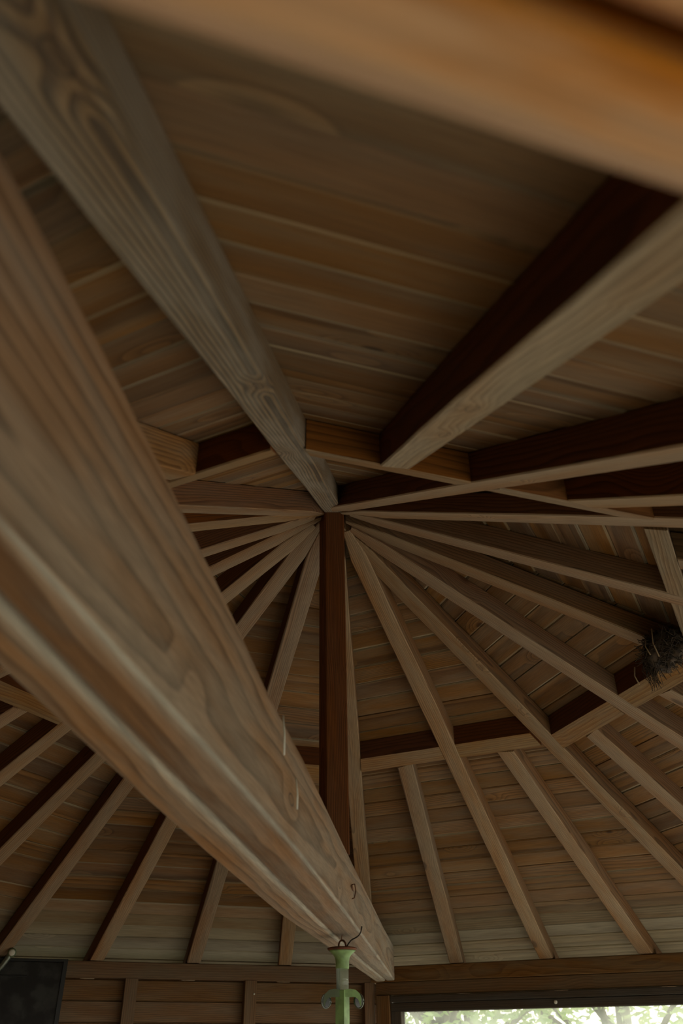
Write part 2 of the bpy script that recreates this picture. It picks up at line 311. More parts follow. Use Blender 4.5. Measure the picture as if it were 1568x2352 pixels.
def rafter(k, label, mat='rafter_wood', start=None, hw=HW, ring=None, taper=True, group='rafters fanning out from the king post', name='rafter', knots=()):
    a, b, d, l = rline(k); L = (b-a).length
    hip = abs(k-round(k)) < 1e-6
    f = math.floor(k) if not hip else None
    def zu(r): return H*(1-r/L)
    top = DZ-(.0042 if hip else .0006)
    pt = .0235/max(d.dot(dirk(math.floor(k)+.5)), .5)
    rs = start or .017
    st = []      # (r, zlow, halfwidth)
    rr = [rs]
    for q in (.03, .045, .06, .075): 
        if q > rs+.005: rr.append(q)
    q = .14
    while q < L-.02:
        if q > rs+.03: rr.append(q)
        q += .07
    for r in rr:
        w = min(hw, r*tan(pi/16)*.97) if taper else hw
        st.append((r, zu(r), w))
    st += [(L, zu(L)+.0008, hw), (L+.0005, .0012, hw), (L+pt, .0012, hw), (L+pt+.0005, zu(L+pt), hw), (L+.0985, zu(L+.0985), hw)]
    off = (random.uniform(-9, 9), random.uniform(-.02, .02), random.uniform(-.02, .02))
    mb = MB(); rings = []; ws = []; c = .0013
    ph = random.uniform(0, 6)
    for i, (r, zl, w) in enumerate(st):
        wob = .0006*sin(r*17+ph)
        zt = zu(r)+top
        wl = w+wob if i < len(st) else w
        sec = [(-w+c, zl), (wl-c, zl), (wl, zl+c), (wl, zt), (-w, zt), (-w, zl+c)]
        ring_pts = []; wr = []
        for y, z in sec:
            r2 = r
            if i == 0 and ring is not None:      # jack: butts square against the purlin
                fi = math.floor(k); m, e = facet_frame(fi)
                r2 = (RING[fi % 8][1]*AP+.0005-(a+l*y).dot(m))/d.dot(m); z = z + zu(r2)-zu(r)
            p = a+d*r2+l*y; ring_pts.append(W((p.x, p.y, z)))
            wr.append((r2*S*1.14+off[0], y*S+off[1], (z-zu(r2))*S+off[2]))
        rings.append(ring_pts); ws.append(wr)
    mb.loft(rings, ws, bl=[[.1, .45, .45, .0, .0, .1]]*len(rings))  # edge highlights painted on the lower arrises
    o = mb.build(name, mat, label=label, category='rafter', group=group)
    o['stain_shade'] = STAIN_SHADE.get(k, .3); o['zero'] = off[2]
    for i, (r, y, z) in enumerate(knots): o['knot%d' % (i+1)] = [r*S*1.14+off[0], y*S+off[1], z*S+off[2]]
    return o

# ================================================================ setting
def facet(i):
    """the boarded ceiling of one roof facet, boards with V joints"""
    m, e = facet_frame(i); mb = MB(); al = AL
    up = (-m*cos(al)+Vector((0, 0, sin(al)))); n = m*sin(al)+Vector((0, 0, cos(al)))
    o = m*AP+Vector((0, 0, DZ)); vap = AP/cos(al); half = sin(pi/8)
    pitch = .0348; v = {0: .0168, 1: .0079, 2: -.0107, 3: .0280, 4: .0022}.get(i % 8, random.uniform(-.01, .01)) - 5*pitch
    while v < -.0985: v += pitch
    hw = lambda q: max(half*(1-q/vap)-.0002, 0.0002)
    while v < vap-.004:
        v1 = min(v+pitch, vap-.001); tone = random.random(); off = (random.uniform(-20, 20), random.uniform(-.05, .05), random.uniform(-3, 3))
        ca, cb = random.uniform(.0016, .0034), random.uniform(.0010, .0030); dp = .0014; g = .00025
        lift = random.uniform(0, .0006); slope = random.uniform(-.0007, .0007)
        cc = .0006
        prof = [(v+g, dp+.0026), (v+g, dp+lift), (v+ca, lift+slope), (v+ca+cc, lift+slope), (v1-cb-cc, lift), (v1-cb, lift), (v1-g, dp+lift), (v1-g, dp+.0026)]
        sides = []
        for sgn in (-1, 1):
            sides.append([W(o+e*(sgn*hw(q))+up*q+n*z) for q, z in prof])
        ws = [[(sgn*hw(q)*S+off[0], (q-v)*S-pitch*S/2+off[1], z*S+off[2]) for q, z in prof] for sgn in (-1, 1)]
        bb = 1.0 if v < .030 else (.55 if v < .062 else (.25 if v < .10 else 0.0)); e1, e2 = random.choice((0, .3, .5, .8)), random.choice((0, .4, .8))  # pale eave boards and joint edges imitate daylight and highlights
        bl = [bb, max(bb, e1*.9), max(bb, e1*.6), bb, bb, max(bb, e2*.6), max(bb, e2*.9), bb]
        mb.loft(sides, ws, tone, bl=[bl, bl])
        v += pitch
    mb.build('ceiling', 'board_wood', origin=W(o), kind='structure', label='boarded underside of one roof facet')
for i in range(8): facet(i)
# the weatherproof covering above the boards: one closed pyramid shell
mb = MB(); R0 = 1.10
for z0, tag in ((.0085, 0), (.02, 1)):
    zz = H*(1-R0)+DZ+z0
    mb.add([W((*(corner(k)*R0).xy, zz)) for k in range(8)]+[W((0, 0, H+DZ+z0))])
for k in range(8):
    j = (k+1) % 8; mb.face((k, j, 8)); mb.face((9+j, 9+k, 17)); mb.face((k, j, 9+j, 9+k))
mb.build('roof_covering', 'roof_cover', kind='structure')
# fascia board round the eaves would close the gap at the tips
mb = MB()
for k in range(8):
    a, b = corner(k)*1.101, corner(k+1)*1.101; a2, b2 = corner(k)*1.108, corner(k+1)*1.108
    zz = H*(1-1.101)
    pts = [W((p.x, p.y, zz+q)) for p in (a, b, b2, a2) for q in (-.004, .055)]
    bse = mb.add(pts, [(0.3*t, 0.01*t, 0) for t in range(8)])
    for f in ((0, 2, 3, 1), (4, 6, 7, 5), (0, 6, 4, 2), (1, 3, 5, 7), (0, 1, 7, 6), (2, 4, 5, 3)): mb.face(tuple(bse+q for q in f))
mb.build('trim_1', 'plate_wood', kind='structure')

def eave_M(i):   # local x along the eave, y outward, z up ; origin at the middle of the inner plate line, metres
    m, e = facet_frame(i); o = W(m*AP)
    return Matrix(((e.x, m.x, 0, o.x), (e.y, m.y, 0, o.y), (0, 0, 1, o.z), (0, 0, 0, 1)))
def eave_box(name, mat, i, x0, x1, y0, y1, z0, z1, ch=.0012, parent=None, vertical=False, **kw):
    """box given in roof radii in the frame of facet i"""
    mb = MB(); off = (random.uniform(-9, 9), random.uniform(-.03, .03), random.uniform(-.03, .03))
    M = eave_M(i)
    if vertical: 
        P = Matrix(((0, 0, -1, 0), (0, 1, 0, 0), (1, 0, 0, 0), (0, 0, 0, 1)))   # local x -> world z
        mb.box((z0*S, y0*S, -x1*S), (z1*S, y1*S, -x0*S), M @ P, off=off, ch=ch*S)
    else: mb.box((x0*S, y0*S, z0*S), (x1*S, y1*S, z1*S), M, off=off, ch=ch*S)
    return mb.build(name, mat, parent, **kw)
half = sin(pi/8)
def mitred(name, mat, i, y0, y1, z0, z1, ch=.0012, chin=None, yoff=None, **kw):
    """plate whose ends are mitred at the corners; y measured outward from the plate's inner line"""
    mb = MB(); M = eave_M(i); c = ch; ci = chin or ch; off = (random.uniform(-9, 9), random.uniform(-.03, .03) if yoff is None else yoff, 0)
    sec = [(y0+ci, z0), (y1-c, z0), (y1, z0+c), (y1, z1-c), (y1-c, z1), (y0+c, z1), (y0, z1-c), (y0, z0+ci)]
    rings = []; ws = []
    N = 8
    for q in range(N+1):
        f = -1+2*q/N
        loc = [Vector((f*(half*(1+y/AP)-.0003)*S, y*S, z*S)) for y, z in sec]
        rings.append([M @ p for p in loc]); ws.append([tuple(p+Vector(off)) for p in loc])
    mb.loft(rings, ws); return mb.build(name, mat, **kw)
PLN = {0: 'dark brown wall plate above the boarded wall left of the beam end', 1: 'dark brown wall plate running above the bright window'}
for i in range(8):
    if i == 4: continue
    lab = PLN.get(i, 'wall plate out of sight')
    if i in PLN: mitred('wall_plate', 'plate_wood', i, 0, .022, -.0285, 0, label=lab, category='beam')
    else: mitred('wall_plate', 'plate_wood', i, 0, .022, -.0285, 0, label='wall plate under the rafter feet beyond the edge of the picture', category='beam', group='wall plates beyond the frame')
# the near plate right over the lens: inner timber with a worn arris, a gap, an outer board
mitred('lintel_beam', 'lintel_wood', 4, 0.0, .0160, -.0625, -.0002, ch=.001, chin=.0052, yoff=0.0,
       label='blurred orange lintel beam with pale worn lower edge across the top', category='beam')
mitred('lintel_board', 'lintel_wood', 4, .0196, .046, -.0625, -.0260, ch=.0015, yoff=0.0,
       label='orange outer board beyond the dark gap at the top right corner', category='beam')

# boarded walls (west side) and the window wall
def boarded_wall(name, i, ytop, ybot, x0=-half, x1=half, y=.018, kindprops=None):
    mb = MB(); M = eave_M(i); pitch = .0365; z = ytop
    while z > ybot+.001:
        z0 = max(z-pitch, ybot); off = (random.uniform(-20, 20), random.uniform(-.05, .05), 0); c = .002
        sec = [(.0, z-.0004), (.0, z0+.0004), (-.0016, z0+.0004), (-.0040, z0+c), (-.0040, z-c), (-.0016, z-.0004)]
        rings = [[M @ Vector((x*S, (y+.004+a)*S, b*S)) for a, b in sec] for x in (x0, x1)]
        ws = [[(x*S+off[0], (b-z0)*S+off[1], a*S) for a, b in sec] for x in (x0, x1)]
        mb.loft(rings, ws, random.random()); z -= pitch
    # backing sheet keeps daylight out of the joints
    mb.box((x0*S, (y+.0045)*S, ybot*S), (x1*S, (y+.009)*S, ytop*S), M)
    mb.build(name, 'board_wood', kind='structure')
FL = -ZP/S
boarded_wall('wall_left', 0, -.0295, FL, -.41, .41)
boarded_wall('wall_west', 7, -.0295, FL, -.41, .41)
boarded_wall('wall_southwest', 6, -.0295, FL, -.41, .41)
boarded_wall('wall_back', 1, -.60, FL, -.41, .41)
boarded_wall('wall_nearleft', 5, -.0295, FL, -.41, .41)
# studs of the left wall
for x, lab in ((-.1195, 'upright wall stud left, under the plate between black panel and beam'), (.1215, 'upright wall stud with a pale screw, nearest the lantern on its left')):
    eave_box('wall_stud', 'plate_wood', 0, x-.0125, x+.0125, -.0005, .0175, FL, -.0287, vertical=True, label=lab, category='stud', group='studs of the boarded wall')
eave_box('wall_stud', 'plate_wood', 0, .3685, .3915, -.0005, .0175, FL, -.0287, vertical=True, label='upright stud just left of the corner post, under the beam end', category='stud', group='studs of the boarded wall')
eave_box('corner_post', 'plate_wood', 1, -.3705, -.3405, -.0005, .0175, FL, -.0535, vertical=True, label='upright corner post left of the window frame, under the beam end', category='post')
# window in facet 1: header boards, frame, glass
eave_box('trim_2', 'plate_wood', 1, -.372, .372, .0045, .022, -.0530, -.0288, kind='structure')
eave_box('trim_3', 'frame_wood', 1, -.338, .338, .0005, .024, -.0665, -.0545, kind='structure')
win = bpy.data.objects.new('window_1', None); win.location = eave_M(1) @ Vector((0, 0, -.6*S)); COL.objects.link(win); win['kind'] = 'structure'
eave_box('window_frame', 'frame_wood', 1, -.338, .338, .003, .026, -.0830, -.0670, parent=win)
for x in (-.327, .327): eave_box('window_jamb', 'frame_wood', 1, x-.011, x+.011, .003, .026, -.598, -.0832, parent=win, vertical=True)
eave_box('window_sill', 'frame_wood', 1, -.338, .338, -.010, .045, -.6, -.585, parent=win)
eave_box('window_pane', 'dusty_glass', 1, -.316, .316, .0195, .0215, -.585, -.083, ch=0.0, parent=win)
for i, x in ((3, -half), (4, -half)):
    eave_box('wall_post', 'plate_wood', i, x-.0225 if i else x, x+.0225, .002, .047, FL, -.029 if i == 3 else -.063, vertical=True,
             label='square post carrying the plate on the open side of the pavilion', category='post', group='posts on the open side')

# floor and ground
mb = MB(); k8 = [corner(k)*1.02 for k in range(8)]
a = mb.add([(p.x*S, p.y*S, .0) for p in k8]); b = mb.add([(p.x*S, p.y*S, -.12) for p in k8])
mb.face(tuple(range(8))); mb.face(tuple(range(15, 7, -1)))
for k in range(8): j = (k+1) % 8; mb.face((k, 8+k, 8+j, j))
mb.build('floor', 'floor_stone', kind='structure')
mb = MB(); 
N = 24
for iy in range(N+1):
    for ix in range(N+1):
        x, y = (ix/N-.5)*70, (iy/N-.5)*70; d = math.hypot(x, y)
        mb.add([(x, y, -.13+max(0, d-12)*.03*(1+sin(x*.3)*.3))])
for iy in range(N):
    for ix in range(N): q = iy*(N+1)+ix; mb.face((q, q+1, q+N+2, q+N+1), True)
mb.build('ground', 'grass_green', kind='structure')
mb = MB(); mb.box((1.2, -4.2, -.15), (9.5, 4.6, -.115)); mb.build('bounce_slab_east', 'pale_bounce', kind='structure')  # unseen pale slab added to bounce light in from the east
mb = MB(); mb.box((-6.5, 2.75, -.14), (1.19, 6.4, -.112)); mb.build('bounce_strip_north', 'pale_bounce', kind='structure')  # unseen pale strip added to bounce light onto the eave boards

# ================================================================ the frame of the roof
rafter(5, 'broad grey weathered hip rafter with bold grain, from top left to the apex', 'grey_rafter_wood', start=.012, taper=False, hw=.0135, knots=[(.66, -.007, 0), (.925, -.009, 0), (.462, .006, 0)])
rafter(4.5, 'long dark-sided rafter running right from the apex, next to the swirled jack rafter', start=.02)
rafter(4, 'nearly level rafter from the apex to the right edge, just below the near purlin')
rafter(3.5, 'rafter crossing the grey upright purlin at the right edge, above the nest', start=.03)
rafter(3, 'rafter carrying the bird nest at its right end')
rafter(2.5, 'long rafter between the nest rafter and the rafter with round knots', start=.03)
rafter(2, 'long hip rafter with round ringed knots, meeting the angle of the purlins', knots=[(.272, .011, 0), (.309, .006, 0), (.407, .002, 0), (.647, .004, 0)])
rafter(1.5, 'long rafter, second to the right of the king post, crossing the back purlin', start=.03)
rafter(1, 'hip rafter directly beside the king post on its right, ending behind the beam')
rafter(.5, 'rafter directly left of the king post, dark shadow along its left side', start=.03)
rafter(0, 'second rafter left of the king post, also seen below the beam')
rafter(-.5, 'rafter third to the left of the king post, counted upward from it', start=.03)
rafter(-1, 'rafter fourth to the left of the king post, counted upward from it')
rafter(-1.5, 'rafter fifth to the left of the king post, counted upward from it', start=.03)
rafter(-2, 'rafter sixth to the left of the king post, counted upward from it')
rafter(-2.5, 'nearly level rafter left of the apex, topmost of the left fan', start=.02)
JG = 'short jack rafters between purlin and plate'
JL = {4.75: 'massive jack rafter rising to the upper right, dark side, pale swirled underside',
      4.25: 'jack rafter at the right edge starting from the near purlin between two long rafters',
      3.75: 'jack rafter stub outside the pale upright purlin at the right edge',
      2.75: 'jack rafter at the right edge below the nest and the purlin',
      2.25: 'jack rafter below the right purlin, beside the knotted hip rafter',
      1.75: 'jack rafter below the back purlin, its foot farthest right above the window',
      1.25: 'jack rafter below the back purlin, first right of the king post',
      .75: 'short rafter foot seen under the tie beam, nearest the lantern',
      .25: 'rafter foot standing on the plate just right of the black panel',
      -.25: 'second dark-sided jack rafter from the left in the lower left corner',
      -.75: 'uppermost jack rafter at the left edge under the left purlin',
      5.25: 'jack rafter with a lit grained side, between beam and grey hip rafter'}
for k, lab in JL.items():
    fi = math.floor(k); kk = k if k < 5 else k-8
    a, b, d, l = rline(kk); m, e = facet_frame(fi)
    r0 = (RING[fi % 8][1]*AP-a.dot(m))/d.dot(m)
    rafter(kk, lab, 'pale_rafter_wood' if k == 4.75 else 'rafter_wood', start=r0, ring=True, taper=False, group=JG, name='jack_rafter',
           knots=[(.679, 0, 0), (.606, -.004, 0)] if k == 4.75 else ())

# purlin ring: short timbers cut between the long rafters
def purlin(k, label):
    i = math.floor(k); m, e = facet_frame(i); t0, t1 = RING[i % 8]
    ka, kb = k, k+.5
    def norm(q): return 5 if abs(q-5) < 1e-6 or abs(q+3) < 1e-6 else q
    la, lb = rline(norm(ka)), rline(norm(kb))
    def hit(line, side, t):
        a, b, d, l = line; o = a+l*(side*(HW+.0003)); r = (t*AP-o.dot(m))/d.dot(m); return o+d*r
    mb = MB(); off = (random.uniform(-9, 9), 0, random.uniform(-.03, .03)); rings = []; ws = []; c = .0012
    # corners: towards ka we need the side facing kb
    def side(la, lb):
        p = lb[1]; return 1 if (p-la[0]).dot(la[3]) > 0 else -1
    sa, sb = side(la, lb), side(lb, la)
    P0i, P0o, P1i, P1o = hit(la, sa, t0), hit(la, sa, t1), hit(lb, sb, t0), hit(lb, sb, t1)
    for f in (0, .25, .5, .75, 1):
        pi_, po = P0i.lerp(P1i, f), P0o.lerp(P1o, f)
        zi, zo = under(i, pi_), under(i, po)
        def at(u, z): q = pi_.lerp(po, u); return W((q.x, q.y, z))
        u = .05
        rings.append([at(u, zi+.0004), at(1-u, zo+.0004), at(1, zo+.0014), at(1, zo+DZ-.0008), at(0, zi+DZ-.0008), at(0, zi+.0014)])
        x = f*(P1i-P0i).length*S
        ws.append([(x+off[0], y+off[1], z+off[2]) for y, z in ((.003, 0), (.059, 0), (.062, .003), (.062, .075), (0, .075), (0, .003))])
    mb.loft(rings, ws)
    o = mb.build('purlin', {4.5: 'orange_purlin_wood', 4: 'orange_purlin_wood', -3: 'red_purlin_wood', 3.5: 'pale_rafter_wood', 3: 'pale_rafter_wood'}.get(k, 'purlin_wood'), label=label, category='purlin', group='purlins let in between the rafters')
    o['stain_shade'] = 1.0 if k < 3 or k in (4, 4.5) else .4; o['zero'] = off[2]  # flank tone: old staining with light and shade put into the colour
PL = {4.5: 'orange purlin block right of the grey hip rafter, the brightest near the apex', 4: 'orange purlin block right of the swirled jack rafter, running to the right edge',
      3.5: 'pale purlin block seen steeply at the right edge, under the level rafter', 3: 'pale purlin block at the right edge beside the nest',
      2.5: 'purlin block sloping up to the right edge, just below the nest', 2: 'purlin block right of the knotted hip rafter, with two small knots',
      1.5: 'back purlin block between the second long rafter and the knotted hip rafter', 1: 'back purlin block right of the king post',
      .5: 'short stretch of purlin seen left of the king post', -.5: 'grey purlin end at the left edge, touching the beam underside',
      -1: 'purlin at the left edge hidden mostly by the beam',
      5: 'dark red purlin block left of the grey hip rafter', 5.5: 'purlin block at the beam top edge, left of the dark red one', 0: 'purlin block hidden behind the beam'}
for k, lab in PL.items():
    if k >= 5: purlin(k-8, lab)
    else: purlin(k, lab)

# king post
def rot_box(mb, c0, c1, z0, z1, h, ang, off=(0, 0, 0), ch=.0015):
    rings = []; ws = []
    for f in (0, .25, .5, .75, 1):
        c = Vector(c0).lerp(Vector(c1), f); z = z0+(z1-z0)*f
        sec = [(-h+ch, -h), (h-ch, -h), (h, -h+ch), (h, h-ch), (h-ch, h), (-h+ch, h), (-h, h-ch), (-h, -h+ch)]
        rings.append([W((c.x+x*cos(ang)-y*sin(ang), c.y+x*sin(ang)+y*cos(ang), z)) for x, y in sec])
        ws.append([(z*S+off[0], x*S+off[1], y*S+off[2]) for x, y in sec])
    mb.loft(rings, ws)
mb = MB(); rot_box(mb, (.0008, 0, 0), (-.0034, 0, 0), .0385, H+DZ-.006, .0147, radians(19), off=(3, .01, .0))
mb.build('king_post', 'post_wood', label='dark red square king post hanging from the apex down to the tie beam', category='post')

# tie beam: two timbers side by side
def interp(t, xs, ys):
    if t <= xs[0]: return ys[0]
    for a, b, c, d in zip(xs, xs[1:], ys, ys[1:]):
        if t <= b: return c+(d-c)*(t-a)/(b-a)
    return ys[-1]
D1 = dirk(1); NL = Vector((D1.y, -D1.x, 0))
A_S = [-.97, -.81, -.71, -.60, -.36, 0, .5, .955]; A_U = [-.0385, -.0281, -.0206, -.0122, .003, .0185, .0368, .0522]
C_S = [-.97, -.79, -.636, -.476, -.24, .217, .6, .955]; C_U = [-.0570, -.0490, -.0452, -.0378, -.0290, -.0088, .012, .0335]
L_S = [-.97, -.73, -.56, -.37, -.055, .24, .6, .955]; L_U = [-.0775, -.0720, -.0698, -.0655, -.0545, -.0345, -.0120, .0115]
Z_S = [-.97, -.88, -.81, -.71, -.49, 0, .6, .955]; Z_U = [.080, .0785, .0775, .0705, .0505, .0380, .0342, .0385]
tb = thing('tie_beam', W(D1*0+Vector((0, 0, -.0275))), 'huge pale tie beam running from the left edge down to the window corner', 'beam')
def timber(lo, hi, zlow, off, lab, cl, cr, kn=()):
    mb = MB(); rings = []; ws = []
    ss = [-.97+(1.925)*q/44 for q in range(45)]
    for s_ in ss:
        u0, u1 = lo(s_), hi(s_); zt = interp(s_, Z_S, Z_U); zb = zlow
        sec = [(u0+cl, zb), (u0+cl*2.6, zb-.0003), (u1-cr*2.6, zb-.0003), (u1-cr, zb), (u1-cr*.3, zb+cr*.3), (u1, zb+cr), (u1, zt-.002), (u1-.002, zt), (u0+.002, zt), (u0, zt-.002), (u0, zb+cl)]
        rings.append([W(D1*s_+NL*u+Vector((0, 0, z))) for u, z in sec])
        ws.append([(s_*S+off[0], (u-u0)*S+off[1], (z-zb)*S+off[2]) for u, z in sec])
    blr = []
    for s_ in ss:
        q = max(0.0, min(1.0, (s_+.45)/1.3))*.8; w_ = 1.25
        blr.append([.35, q, q, .5, w_, .35, q, q, q, q, .35])     # arris highlights and window light at the far end, in the colour
    mb.loft(rings, ws, bl=blr); o = mb.build('beam_timber', 'tie_wood', tb, label=lab)
    for i, (s_, y, z) in enumerate(kn): o['knot%d' % (i+1)] = [s_*S+off[0], y*S+off[1], z*S+off[2]]
timber(lambda t: interp(t, C_S, C_U)+.0007, lambda t: interp(t, A_S, A_U), -.0275, (2.2, -.028, -.06), 'right-hand timber of the beam with cathedral grain', .0016, .0026, kn=[(-.655, .034, .024), (-.40, .032, .030), (-.10, .038, .02), (.35, .035, .03)])
timber(lambda t: interp(t, L_S, L_U), lambda t: interp(t, C_S, C_U)-.0004, -.0290, (7.7, .04, .03), 'narrow left-hand timber of the beam', .0016, .0044)

# ================================================================ small things
# hanging green lantern
LC = W((.0093, .1538, 0)); lx, ly = LC.x, LC.y
def LZ(z): return z*S+ZP
lan = thing('lantern', (lx, ly, LZ(-.125)), 'old green metal lantern hanging by a rusty ring under the beam', 'lantern')
def lat(name, prof, mat, n=32, **kw):
    mb = MB(); mb.lathe((lx, ly), [(r*S, LZ(z)) for r, z in prof], n); return mb.build(name, mat, lan, **kw)
lat('cap_disc', [(.001, -.0420), (.0165, -.0420), (.0188, -.0428), (.0190, -.0440), (.0175, -.0456), (.001, -.0456)], 'rusty_metal', label='rusty round plate')
lat('flared_collar', [(.001, -.0457), (.0172, -.0457), (.0150, -.0475), (.0118, -.0500), (.0096, -.0530), (.0086, -.0570), (.0083, -.0655), (.001, -.0655)], 'green_enamel')
mb = MB(); mb.lathe((lx, ly), [(.0079*S, LZ(-.0656)), (.0079*S, LZ(-.0884)), (.0072*S, LZ(-.0884)), (.0072*S, LZ(-.0656))], 24)
mb.build('glass_tube', 'dusty_glass', lan)
mb = MB(); mb.tube([(lx-.0050*S, ly, LZ(-.0655)), (lx-.0050*S, ly, LZ(-.0930))], .0024*S, 10); mb.build('rod', 'dark_wire', lan)
ang = radians(-32)
mb = MB(); Mb = Matrix.Translation((lx, ly, 0)) @ Matrix.Rotation(ang, 4, 'Z')
mb.box((-.0062*S, -.0062*S, LZ(-.40)), (.0062*S, .0062*S, LZ(-.0890)), Mb, ch=.0006*S); mb.build('square_stem', 'green_enamel', lan)
mb = MB(); mb.tube([Vector((lx+.0045*cos(t)*S, ly-.0003*S, LZ(-.0400+.0062*sin(t)))) for t in [pi*q/10 for q in range(-1, 12)]], .0011*S, 8)
mb.build('ring', 'rusty_metal', lan)
for sgn, nm in ((1, 'right'), (-1, 'left')):
    mb = MB(); rings = []
    for x, z, hh in ((.0035, -.0925, .0042), (.0100, -.0922, .0044), (.0150, -.0928, .0040), (.0188, -.0950, .0032), (.0212, -.0985, .0022), (.0222, -.1030, .0012), (.0222, -.1060, .0007)):
        t = max(0.0, min(1.0, (x-.012)/.011)); nrm = Vector((sgn*sin(t*1.4), 0, cos(t*1.4)))
        c = Vector((lx+sgn*x*S, ly-.002*S, LZ(z)))
        rings.append([c+nrm*(hh*S*a)+Vector((0, b*.0042*S, 0)) for a, b in ((-1, -1), (1, -1), (1, 1), (-1, 1))])
    mb.loft(rings, [[(0, 0, 0)]*4]*len(rings)); ar = mb.build('arm', 'green_enamel' if sgn > 0 else 'dark_green_enamel', lan)
    c0 = Vector((lx+sgn*.0205*S, ly-.0035*S, LZ(-.1010)))
    mb = MB(); ph = [2*pi*k/22 for k in range(23)]
    mb.tube([c0+Vector((sgn*.0052*S*cos(t), -.003*S*cos(t), .0075*S*sin(t))) for t in ph], .0009*S, 6); rim = mb.build('rim', 'grey_metal', ar)
    mb = MB(); rings = []
    for q in range(6):
        t = q/5*pi/2; r = .0070*cos(t)+.0002
        rings.append([c0+Vector((sgn*(.0048*r/.0070*cos(2*pi*k/18)-.0050*sin(t)), .0035*sin(t), r*sin(2*pi*k/18)))*S for k in range(18)])
    mb.loft([[p for p in r] for r in rings], [[(0, 0, 0)]*18]*len(rings), sm=True); mb.build('reflector', 'dark_glass', ar)
# wire from the lantern's plate to the side of the beam, and the hook wire above the ring
mb = MB(); pts = [(.0150, .150, -.0415), (.0180, .146, -.0375), (.0215, .143, -.0345), (.0265, .139, -.0325), (.0305, .137, -.0300), (.0330, .136, -.0260), (.0345, .136, -.0200)]
def smoothp(pts, n=6):
    out = []
    P = [Vector(p) for p in pts]
    for i in range(len(P)-1):
        a, b, c, d = P[max(i-1, 0)], P[i], P[i+1], P[min(i+2, len(P)-1)]
        for q in range(n):
            t = q/n; out.append(.5*((2*b)+(c-a)*t+(2*a-5*b+4*c-d)*t*t+(3*b-a-3*c+d)*t**3))
    return out+[P[-1]]
mb.tube([W(p) for p in smoothp(pts)], .0009*S, 6)
mb.build('wire', 'dark_wire', label='dark bent wire from the lantern plate to the side of the beam', category='wire')
mb = MB(); mb.tube([W(p) for p in smoothp([(.0093, .1535, -.0350), (.0086, .1535, -.0330), (.0088, .153, -.0300), (.0092, .153, -.0279)])], .0006*S, 6)
mb.build('hook_wire', 'rusty_metal', label='thin rusty wire loop holding the lantern ring to the beam underside', category='wire')
# rusty hook on the side of the beam
def beam_side(s_, z, out=0.0): return D1*s_+NL*(interp(s_, A_S, A_U)+out)+Vector((0, 0, z))
mb = MB(); 
mb.tube([W(beam_side(.02, .010, .0002)), W(beam_side(.02, .011, .004)), W(beam_side(.022, .004, .005)), W(beam_side(.02, -.004, .0035)), W(beam_side(.018, -.005, .001))], .0007*S, 6)
mb.tube([W(beam_side(.035, .006, .001)), W(beam_side(.005, .007, .002))], .0009*S, 6)
mb.build('rusty_hook', 'rusty_metal', label='small rusty hook nailed to the right side of the beam near its far end', category='hook')
# pale threads hanging against the beam
for a, b, lab in (((-.455, .047), (-.452, .020), 'bright thread hanging from the upper edge of the beam, left of the king post'),
                  ((-.400, .018), (-.398, -.004), 'fainter thread hanging lower on the side of the beam')):
    mb = MB(); mb.tube([W(beam_side(a[0], a[1], .003)), W(beam_side((a[0]+b[0])/2, (a[1]+b[1])/2, .0042)), W(beam_side(b[0], b[1], .004))], .0006*S, 6)
    mb.build('cobweb_thread', 'thread', label=lab, category='cobweb')
# round knob over the window, screw on the stud
M1 = eave_M(1)
mb = MB(); c = Vector((.0099*S, .0, -.0735*S))
rings = [[M1 @ (c+Vector((r*S*cos(2*pi*k/16), y*S, r*S*sin(2*pi*k/16)))) for k in range(16)] for r, y in ((.0033, .0032), (.0035, .0005), (.0028, -.0010), (.0004, -.0014))]
mb.loft(rings, [[(0, 0, 0)]*16]*4, sm=True); mb.build('round_knob', 'white_plastic', label='small pale round knob on the dark window head', category='knob')
M0 = eave_M(0)
mb = MB(); c = Vector((.1285*S, -.0006*S, -.0525*S))
rings = [[M0 @ (c+Vector((r*S*cos(2*pi*k/12), y*S, r*S*sin(2*pi*k/12)))) for k in range(12)] for r, y in ((.0017, .0), (.0018, -.0008), (.0004, -.0012))]
mb.loft(rings, [[(0, 0, 0)]*12]*3, sm=True); mb.build('screw', 'white_plastic', label='tiny pale screw head on the stud beside the lantern', category='screw')
# black mottled panel at the left
pan = thing('panel', M0 @ Vector((-.36*S, -.012*S, -.50*S)), 'black framed panel with a mottled dark face in the bottom left corner', 'panel')
def pbox(name, mat, x0, x1, y0, y1, z0, z1, ch=.0008):
    mb = MB(); mb.box((x0*S, y0*S, z0*S), (x1*S, y1*S, z1*S), M0, ch=ch*S); return mb.build(name, mat, pan)
pbox('panel_face', 'mottled_slate', -.40, -.2545, -.0090, -.0015, -.50, -.004)
pbox('frame_rail', 'black_frame', -.40, -.2545, -.0115, -.0015, -.0038, .0010)
pbox('frame_stile', 'black_frame', -.2543, -.2465, -.0115, -.0015, -.50, .0010)
pbox('cross_bar', 'black_frame', -.40, -.318, -.0102, -.0091, -.0300, -.0275)
